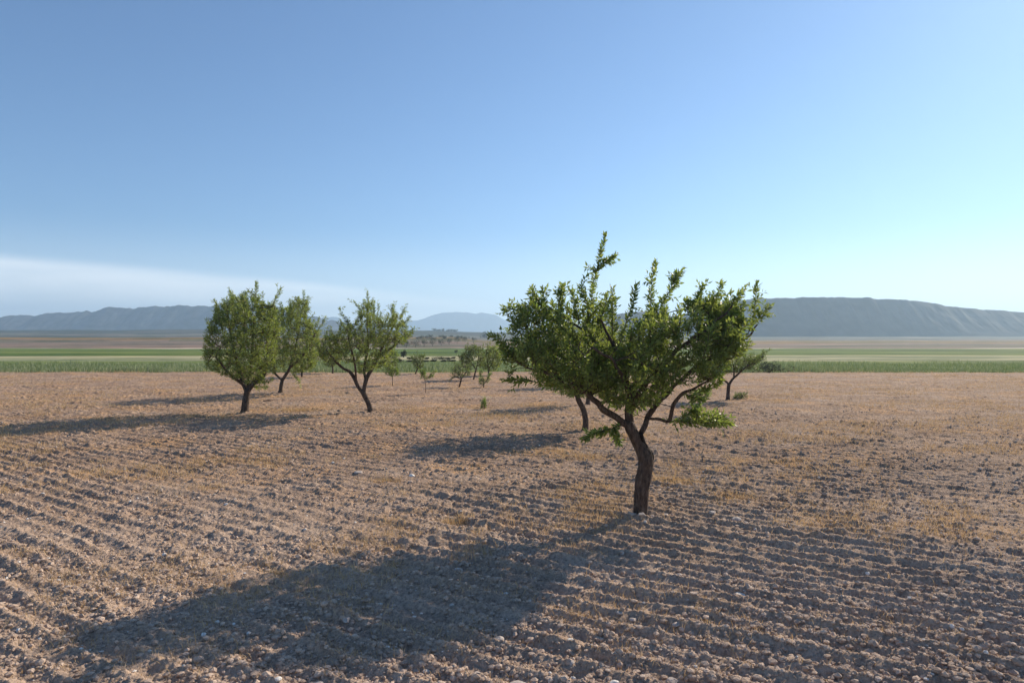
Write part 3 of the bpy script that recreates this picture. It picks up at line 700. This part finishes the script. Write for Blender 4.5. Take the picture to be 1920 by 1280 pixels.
make_tree('almond_tree', 'almond tree with a forked V-shaped trunk standing alone at left', 'tree', (694, 772),
    [[(696, 774, 10, 0), (693, 762, 9.5, 0), (688, 750, 9.5, 0), (682, 738, 10, 0), (680, 733, 9, 0)],
     [(681, 737, 7, 0), (672, 725, 7, 0), (664, 708, 7, 0), (655, 696, 6, 0), (644, 691, 5, 0), (632, 680, 5, -.1), (622, 669, 4, -.1), (612, 655, 2, -.1)],
     [(682, 736, 8, 0), (684, 722, 8, 0), (688, 708, 8, 0), (698, 690, 7, .1), (710, 668, 6, .15), (724, 659, 5, .15), (742, 646, 4, .2), (756, 630, 2, .2)],
     [(686, 714, 5, 0), (683, 690, 5, .2), (690, 650, 4, .3), (688, 600, 2.5, .3), (689, 575, 2, .3)],
     [(668, 716, 4, 0), (665, 680, 4, -.3), (655, 640, 3, -.4), (652, 615, 2, -.4)],
     [(706, 674, 5, .1), (722, 640, 4, -.1), (738, 610, 3, -.2), (745, 590, 2, -.2)]],
    [([(598, 662), (606, 640), (620, 626), (636, 628), (650, 612), (664, 604), (670, 588), (682, 572), (694, 570), (706, 588), (716, 604), (728, 606), (734, 588), (748, 590), (758, 600), (760, 620), (766, 632), (754, 648), (738, 654), (730, 672), (712, 690), (694, 696), (676, 700), (662, 684), (646, 678), (628, 680), (608, 678)], 1.1, 1)],
    22, nodes=380, shoots=3, leaf=0.072, spacing=0.015, shoot_len=(0.09, 0.24), group=G,
    spires=[[(690, 590), (690, 568), (689, 547)], [(680, 600), (674, 580), (664, 566)], [(660, 620), (650, 602), (641, 588), (637, 578)], [(658, 612), (652, 600)], [(708, 610), (714, 586)], [(722, 610), (728, 588)], [(738, 600), (737, 573)], [(750, 600), (758, 578)], [(752, 612), (769, 594)], [(755, 640), (768, 628), (776, 615)], [(628, 640), (636, 620), (640, 606)], [(610, 640), (613, 622)], [(700, 600), (701, 566)], [(600, 660), (594, 645)], [(700, 690), (722, 684), (736, 682)]])
make_tree('almond_tree', 'bushy almond tree with a short trunk, left of the forked tree', 'tree', (525, 738),
    [[(525.5, 739, 8, 0), (527, 725, 7, 0), (529, 714, 7, 0), (530, 710, 7, 0)],
     [(530, 712, 6, 0), (536, 702, 6, 0), (543, 690, 5, 0), (552, 660, 4, .2), (560, 620, 3, .2), (565, 580, 2, .2)],
     [(529, 713, 4, 0), (522, 706, 4, 0), (514, 695, 4, 0), (515, 660, 3, -.2), (520, 620, 2, -.2)],
     [(543, 690, 4, 0), (565, 670, 4, -.2), (582, 645, 3, -.3), (592, 620, 2, -.3)]],
    [([(500, 696), (503, 650), (512, 620), (522, 592), (540, 578), (546, 566), (562, 562), (576, 566), (582, 580), (574, 596), (588, 612), (597, 625), (600, 650), (594, 680), (580, 698), (560, 702), (540, 700), (518, 704)], 1.1, 1)],
    23, nodes=480, shoots=3, leaf=0.085, spacing=0.018, shoot_len=(0.12, 0.26), group=G,
    spires=[[(572, 580), (578, 556)], [(545, 580), (544, 562)], [(560, 572), (560, 558)], [(588, 622), (598, 598)], [(590, 630), (602, 610), (610, 594)], [(548, 700), (556, 708), (561, 716)], [(520, 595), (516, 580)]])
make_tree('almond_tree', 'dark dense almond tree farthest left, its crown overlapping the bushy one', 'tree', (458, 776),
    [[(458, 777, 14, 0), (460, 760, 13, 0), (462, 742, 12, 0), (464, 732, 12, 0)],
     [(464, 734, 10, 0), (474, 720, 10, 0), (486, 709, 11, 0), (494, 703, 9, 0), (498, 690, 7, 0), (500, 650, 5, -.1), (505, 610, 4, -.1), (516, 575, 2, -.1)],
     [(463, 734, 9, 0), (452, 705, 8, .1), (440, 660, 6, .2), (430, 610, 4, .2), (425, 575, 2, .2)],
     [(464, 734, 8, 0), (470, 690, 6, .3), (474, 640, 5, .4), (476, 590, 3, .4)], [(455, 720, 6, 0), (430, 700, 5, -.3), (405, 670, 3, -.4)]],
    [([(388, 690), (382, 650), (392, 610), (412, 575), (440, 556), (465, 548), (482, 556), (496, 572), (512, 572), (520, 584), (516, 600), (524, 616), (518, 650), (512, 688), (498, 704), (490, 716), (470, 724), (430, 708)], 1.1, 1)],
    24, nodes=620, shoots=3, leaf=0.078, spacing=0.016, shoot_len=(0.10, 0.24), group=G,
    spires=[[(500, 596), (512, 572), (520, 556), (527, 540)], [(474, 570), (480, 548), (481, 530)], [(508, 596), (524, 582), (538, 578)], [(436, 570), (432, 545)], [(410, 585), (402, 562)], [(480, 712), (496, 716), (510, 712)], [(468, 722), (486, 726), (500, 724)]])
make_tree('almond_tree', 'small almond tree with a short dark trunk at the right edge, behind the large tree', 'tree', (1365, 749),
    [[(1365, 750, 7, 0), (1365, 738, 6.5, 0), (1366, 726, 6.5, 0), (1367, 720, 6, 0)],
     [(1367, 721, 4, 0), (1361, 715, 4, 0), (1354, 709, 3.5, 0), (1345, 695, 3, .1), (1338, 678, 2, .1)],
     [(1367, 721, 5, 0), (1373, 711, 4.5, 0), (1382, 703, 4, 0), (1396, 690, 3, -.1), (1412, 680, 3, -.1), (1430, 668, 2, -.1)],
     [(1376, 708, 3, 0), (1376, 690, 3, .2), (1372, 672, 2, .2)]],
    [([(1325, 700), (1330, 680), (1350, 666), (1376, 662), (1400, 668), (1420, 666), (1432, 662), (1434, 668), (1420, 680), (1408, 690), (1392, 696), (1382, 700), (1350, 702)], 0.7, 1)],
    25, nodes=170, leaf=0.075, spacing=0.022, group=G, mat='leaf2', spires=[[(1412, 676), (1430, 664), (1443, 655)], [(1420, 680), (1436, 672)], [(1385, 672), (1390, 655)], [(1400, 690), (1420, 688)]])
# small orchard trees and saplings near the far edge of the field
def young(base, lab, limbs, poly, seed, nodes=40, mat='leaf2', leaf=0.08, dep=0.45, sp=(), name='almond_tree', spacing=0.026, sl=(0.10, 0.24), cat='tree', sh=3):
    make_tree(name, lab, cat, base, limbs, [(poly, dep, 1)], seed, nodes=int(nodes*2.5), shoots=sh, leaf=leaf, spacing=spacing, shoot_len=sl, mat=mat, spires=sp, group='young trees near the far edge of the orchard')
young((861, 726), 'low spreading young almond tree with thin wide branches on the bare soil', [[(860.6, 727, 3, 0), (863, 718, 3, 0), (865, 711, 2.5, 0)], [(865, 712, 2, 0), (855, 706, 1.5, 0), (845, 711, 1.2, 0)], [(865, 711, 2, 0), (872, 700, 1.6, .1), (878, 690, 1, .1)], [(865, 711, 2, 0), (860, 698, 1.5, -.1), (852, 688, 1, -.1)]],
      [(842, 704), (848, 690), (858, 683), (872, 684), (880, 694), (882, 704), (868, 708), (852, 708)], 41, 30, leaf=0.06, sp=[[(855, 706), (848, 708), (842, 713)]])
young((888, 713), 'mid green young almond tree with a thin leaning trunk, left of a darker one', [[(887.6, 714, 3.2, 0), (890, 702, 3, 0), (893, 692, 3, 0)], [(893, 693, 2, 0), (880, 675, 2, 0), (870, 664, 1, 0)], [(893, 693, 2, 0), (897, 672, 2, .2), (898, 655, 1, .2)]],
      [(862, 676), (866, 662), (876, 654), (890, 650), (902, 652), (908, 664), (908, 684), (896, 694), (880, 694), (868, 688)], 42, 75, leaf=0.085, dep=0.6, sp=[[(875, 660), (873, 648)], [(890, 655), (888, 646)], [(905, 655), (906, 646)], [(868, 676), (860, 668)]])
young((917, 705), 'dark green young almond tree just left of the large tree crown', [[(917, 706, 3.5, 0), (916, 696, 3, 0), (917, 690, 3, 0)], [(917, 691, 2, 0), (912, 670, 2, 0), (912, 655, 1, 0)], [(917, 691, 2, 0), (926, 672, 2, .2), (930, 656, 1, .2)]],
      [(904, 680), (907, 660), (915, 650), (928, 652), (938, 660), (940, 680), (932, 694), (916, 697), (906, 692)], 43, 80, mat='leaf', leaf=0.09, dep=0.6, sp=[[(915, 655), (914, 645)], [(928, 655), (930, 646)]])
young((907, 726), 'bright young sapling of two leafy clumps below the dark young tree', [[(907, 727, 2, 0), (907, 720, 2, 0), (904, 712, 1.5, 0)], [(907, 720, 1.5, 0), (914, 712, 1, 0), (919, 702, .8, 0)], [(905, 714, 1.5, 0), (901, 704, 1, 0), (900, 695, .8, 0)]],
      [(897, 706), (898, 694), (904, 694), (905, 708), (912, 710), (915, 700), (921, 700), (918, 714), (908, 724), (900, 720)], 44, 24, mat='fresh', leaf=0.06, dep=0.2, sl=(0.06, 0.14), name='sapling', cat='sapling')
young((779, 702), 'small young almond tree with a slanting trunk in front of the green meadow', [[(778.5, 703, 2.6, 0), (781, 695, 2.4, 0), (785, 688, 2, 0)], [(785, 689, 1.6, 0), (779, 676, 1.2, 0), (776, 669, 1, 0)], [(785, 689, 1.6, 0), (791, 677, 1.2, 0), (794, 668, 1, 0)]],
      [(774, 682), (774, 672), (780, 668), (790, 667), (796, 670), (797, 682), (792, 690), (782, 692)], 45, 30, leaf=0.09, dep=0.4, sp=[[(792, 672), (797, 664)], [(776, 674), (773, 668)]])
young((798, 738), 'tall thin sapling stem with drooping leafy shoots near the field centre', [[(798, 739, 1.1, 0), (798, 726, 1, 0), (797, 712, 1, 0)], [(797, 714, .9, 0), (794, 704, .8, 0), (790, 694, .6, 0)], [(797, 714, .9, 0), (806, 704, .8, 0), (814, 696, .6, 0)]],
      [(789, 712), (789, 697), (793, 693), (798, 696), (798, 706), (806, 703), (812, 696), (818, 697), (812, 706), (804, 711), (796, 714)], 46, 20, mat='fresh', leaf=0.06, dep=0.18, sl=(0.06, 0.14), name='sapling', cat='sapling')
young((736, 724), 'bright green sapling on a thin stem right of the forked tree', [[(736, 725, 1.3, 0), (736, 714, 1.2, 0), (736, 704, 1.2, 0)], [(736, 705, 1, 0), (730, 690, 1, 0), (726, 675, .7, 0)], [(736, 705, 1, 0), (742, 690, 1, 0), (741, 672, .7, 0)]],
      [(720, 700), (720, 675), (726, 662), (738, 657), (746, 666), (746, 690), (748, 704), (734, 706)], 47, 48, mat='fresh', leaf=0.07, dep=0.4, name='sapling', cat='sapling')
young((566, 708), 'small tree trunk at the far field edge behind the bushy left tree', [[(566, 709, 4, 0), (566, 700, 4, 0), (567, 692, 3, 0)], [(567, 693, 2, 0), (560, 680, 2, 0), (556, 665, 1, 0)], [(567, 693, 2, 0), (575, 680, 2, 0), (580, 665, 1, 0)]],
      [(550, 690), (552, 665), (565, 652), (580, 658), (588, 675), (582, 694), (562, 698)], 48, 60, mat='leaf', leaf=0.1, dep=0.7)
young((624, 700), 'small slim tree at the far field edge between the two left trees', [[(624, 701, 3, 0), (624, 692, 3, 0), (623, 685, 2.5, 0)], [(623, 686, 2, 0), (616, 670, 1.5, 0), (612, 660, 1, 0)], [(623, 686, 2, 0), (630, 670, 1.5, 0), (632, 660, 1, 0)]],
      [(604, 682), (606, 664), (618, 654), (632, 656), (640, 668), (636, 684), (620, 690)], 49, 50, mat='leaf', leaf=0.1, dep=0.6)
young((589, 693), 'thin leaning sapling at the meadow edge right of the bushy left tree', [[(588, 697, 2, 0), (591, 686, 1.8, 0), (595, 675, 1.6, 0)], [(595, 676, 1.3, 0), (600, 665, 1, 0)]],
      [(588, 672), (592, 658), (604, 656), (608, 668), (600, 680)], 50, 22, leaf=0.09, dep=0.4, name='sapling', cat='sapling')
young((1314, 776), 'thin stemmed sapling with bright leaves right of the large tree', [[(1314, 777, 1.2, 0), (1314, 762, 1.1, 0), (1314, 750, 1, 0)], [(1314, 751, .9, 0), (1306, 742, .8, 0)], [(1314, 751, .9, 0), (1322, 742, .8, 0)]],
      [(1300, 750), (1300, 738), (1314, 732), (1330, 738), (1326, 750), (1312, 753)], 51, 22, mat='fresh', leaf=0.06, dep=0.2, sl=(0.06, 0.14), name='sapling', cat='sapling')
young((908, 766), 'tiny bright green sprout standing alone on the soil at mid distance', [[(908, 767, .8, 0), (908, 755, .7, 0), (908, 745, .6, 0)], [(908, 766, .6, 0), (902, 760, .5, 0)], [(908, 766, .6, 0), (913, 759, .5, 0)]],
      [(901, 765), (902, 755), (907, 748), (912, 754), (914, 765)], 52, 12, mat='fresh', leaf=0.05, dep=0.08, sl=(0.03, 0.08), name='sprout', cat='plant', spacing=0.02, sp=[[(908, 762), (908, 744)]])
young((1388, 748), 'low green sucker shoots on the ground right of the small right tree', [[(1388, 749, .8, 0), (1386, 744, .7, 0), (1384, 740, .6, 0)], [(1388, 748, .6, 0), (1396, 742, .5, 0)], [(1388, 748, .6, 0), (1380, 744, .5, 0)]],
      [(1376, 748), (1378, 739), (1390, 738), (1400, 738), (1402, 748)], 53, 16, mat='leaf2', leaf=0.06, dep=0.15, sl=(0.04, 0.10), name='sprout', cat='plant')

# fallen twig
def twig():
    d = pxd(754); b = np.array([(503-960)/F*d, d, float(field_h(np.array([(503-960)/F*d]), np.array([d]))[0])])
    root = mb = MB()
    for off in ([(-.14, 0, .02), (-.05, .02, .03), (.05, 0, .025), (.13, .01, .05)], [(-.05, .02, .03), (.02, .06, .05), (.07, .1, .06)], [(.05, 0, .025), (.09, -.03, .04)]):
        P = np.array([[*o, .012] for o in off]); P[:, 3] = np.linspace(.014, .005, len(P)); q = smooth_poly(P, .03); tube(mb, q[:, :3], q[:, 3], 6, 2, .5)
    o = mb.build('fallen_branch', M['bark'], None, True); o.location = b; tag(o, 'short dark broken branch lying on the soil at the left edge', 'branch')
twig()

# ------------------------------------------------------------------ shrubs
def shrub(name, label, px, d, w, h, seed, mat='shrub', cat='shrub', group=None, leaf=None, n=900, stems=True, dep=None, zbase=None):
    r = np.random.default_rng(seed); x = (px-960)/F*d
    z = zbase if zbase is not None else (float(terr(x, d)) if d > 36.4 else 0.0)
    root = empty(name, (x, d, z)); tag(root, label, cat, group)
    leaf = leaf or 0.05*w; dep = dep or w*0.4
    nb = max(5, int(n/90)); cs = r.normal(size=(nb, 3))*np.array([w*.24, dep*.4, h*.17])+np.array([0, 0, h*.52]); cs[:, 2] = np.clip(cs[:, 2], h*.2, h*.8)
    mb = MB()
    for c in cs[:10]:
        q = smooth_poly(np.array([[0, 0, -.05, .025*h], [c[0]*.4, c[1]*.4, c[2]*.5, .018*h], [*c, .008*h]]), h*.3); tube(mb, q[:, :3], q[:, 3], 4, 1)
    mb.build('stem', M['bark'], root)
    i = r.integers(0, nb, n); dirn = r.normal(size=(n, 3)); dirn /= np.linalg.norm(dirn, axis=1)[:, None]
    rad = h*(.20+.12*r.random(n))
    pos = cs[i]+dirn*rad[:, None]*np.array([w/h*.55, dep/h*.8, 1]); pos[:, 2] = np.maximum(pos[:, 2], 0.01*h)
    d2 = dirn+r.normal(size=(n, 3))*.6; d2 /= np.linalg.norm(d2, axis=1)[:, None]
    leaf_mesh([(pos, d2, leaf*(.6+.8*r.random(n)))], 'foliage', M[mat], root, r, 0.55)
    return root
shrub('shrub', 'dark rounded shrub at the meadow edge on the right side', 1442, 36.6, 1.5, 0.55, 61, n=1500, leaf=0.06)
shrub('bush', 'tall blue green bush standing alone in the meadow at left of centre', 757, 75, 0.62, 0.80, 62, n=900, leaf=0.09)
shrub('shrub', 'small dark bush alone in the middle of the bright green field', 854, 105, 0.45, 0.42, 63, n=400, leaf=0.07)
GS = 'low dark shrubs in the grassy strips'
r0 = random.Random(4)
for i, (px, d, w, h, lab) in enumerate([(768, 66, 1.0, .34, 'leftmost dark shrub of the upper grassy strip'), (800, 66, .9, .36, 'dark shrub of the upper strip above the small slanting tree'), (824, 65, 1.9, .5, 'largest dark shrub of the upper grassy strip'), (840, 66, 1.3, .36, 'dark shrub touching the largest one on its right'), (850, 69, .9, .3, 'rightmost faint shrub of the upper grassy strip'),
        (770, 57, 1.2, .24, 'leftmost dark tussock of the lower grassy strip'), (797, 57, 1.1, .22, 'second dark tussock of the lower grassy strip'), (815, 58, 1.1, .24, 'third dark tussock of the lower grassy strip'), (832, 57, 1.1, .26, 'fourth dark tussock of the lower grassy strip'), (849, 58, 1.2, .28, 'rightmost dark tussock of the lower grassy strip'),
        (747, 56, 1.1, .6, 'dark bush behind the bright sapling at left')]):
    shrub('shrub', lab, px, d, w*0.62, h*0.5, 70+i, group=GS, n=900, leaf=0.055)
def far_tree(label, px, d, w, h, seed, group, mat='leaf2'):
    r = np.random.default_rng(seed); x = (px-960)/F*d; z = float(terr(x, d))
    root = empty('orchard_tree', (x, d, z)); tag(root, label, 'tree', group)
    mb = MB()
    for q in ([(0, 0, -.1, .09), (.03, 0, h*.2, .07), (0, 0, h*.33, .06)], [(0, 0, h*.3, .05), (-w*.2, .1, h*.5, .03), (-w*.3, .1, h*.7, .02)], [(0, 0, h*.3, .05), (w*.2, -.1, h*.5, .03), (w*.3, 0, h*.75, .02)]):
        P = smooth_poly(np.array(q)*np.array([1, 1, 1, h/2.3]), .3); tube(mb, P[:, :3], P[:, 3], 6, 1)
    mb.build('trunk', M['bark'], root)
    n = 800; nb = 14; cs = r.normal(size=(nb, 3))*np.array([w*.25, w*.25, h*.13])+np.array([0, 0, h*.66])
    i = r.integers(0, nb, n); dr = r.normal(size=(n, 3)); dr /= np.linalg.norm(dr, axis=1)[:, None]
    pos = cs[i]+dr*(h*.13*(.5+r.random(n)))[:, None]; pos[:, 2] = np.maximum(pos[:, 2], h*.30)
    leaf_mesh([(pos, dr, .17*h/2.3*(.6+.8*r.random(n)))], 'crown', M[mat], root, r, 0.5)
GR = 'row of small orchard trees beside the pale track'
ords = ['first', 'second', 'third', 'fourth', 'fifth', 'sixth', 'seventh', 'eighth', 'ninth', 'tenth']
for i, (px, d, sc) in enumerate([(762, 205, 1), (779, 212, 1), (795, 220, .95), (811, 230, 1), (827, 243, 1), (842, 262, 1), (857, 290, 1.05), (872, 310, 1.05), (888, 325, 1), (745, 200, .95)]):
    lab = f'{ords[(i+1) % 10]} tree from the left in the small distant orchard row by the pale track'
    far_tree(lab, px, d, 2.5*sc, 2.3*sc, 200+i, GR, 'shrub')
GH = 'scattered bushes on the tan heath rise'
def heath():
    r = np.random.default_rng(8); k = 0
    for px in (765, 772, 781, 789, 797, 806, 813, 822, 830, 838, 847, 856, 865):
        d = 345+r.random()*55
        o = shrub('bush', 'dark low bush on the tan heath rise beyond the orchard row', px+r.normal()*2, d, 2.0+2.5*r.random(), 1.0+.6*r.random(), 300+k, group=GH, n=220, leaf=.35); k += 1
heath()
for i, (px, w, h) in enumerate([(815, 9, 4.5), (825, 10, 3.5), (831, 5, 6), (840, 7, 4), (847, 14, 6), (853, 8, 4.5)]):
    lab = f'{ords[i]} from the left of the dim blue trees on the distant ridge under the mountain'
    shrub('distant_tree', lab, px, 880, w, h*0.55, 400+i, cat='tree', group='dim trees along the distant ridge', n=300, leaf=0.7)
shrub('distant_tree', 'single dark round tree on the far plain left of the large crown', 908, 620, 7, 5.5, 410, cat='tree', group=None, n=260, leaf=1.0)

# ------------------------------------------------------------------ haze
def haze():
    import bmesh
    me = bpy.data.meshes.new('haze'); bm = bmesh.new(); bmesh.ops.create_cube(bm, size=1)
    x, y0, y1, z0, z1 = 4700, -95, 5250, -9.0, 235
    for v in bm.verts: v.co = (v.co.x*2*x, (y0+y1)/2+v.co.y*(y1-y0), (z0+z1)/2+v.co.z*(z1-z0))
    bm.to_mesh(me); bm.free()
    m = bpy.data.materials.new('haze'); m.use_nodes = True; nt = m.node_tree; nt.nodes.clear()
    out = nt.nodes.new('ShaderNodeOutputMaterial'); v = nt.nodes.new('ShaderNodeVolumePrincipled')
    v.inputs['Color'].default_value = (0.56, 0.78, 1.0, 1); v.inputs['Density'].default_value = 0.00037; v.inputs['Anisotropy'].default_value = 0.35
    nt.links.new(v.outputs[0], out.inputs['Volume']); me.materials.append(m)
    o = bpy.data.objects.new('haze', me); COL.objects.link(o); tag(o, 'pale blue air haze over the whole plain', 'haze', kind='stuff')
haze()
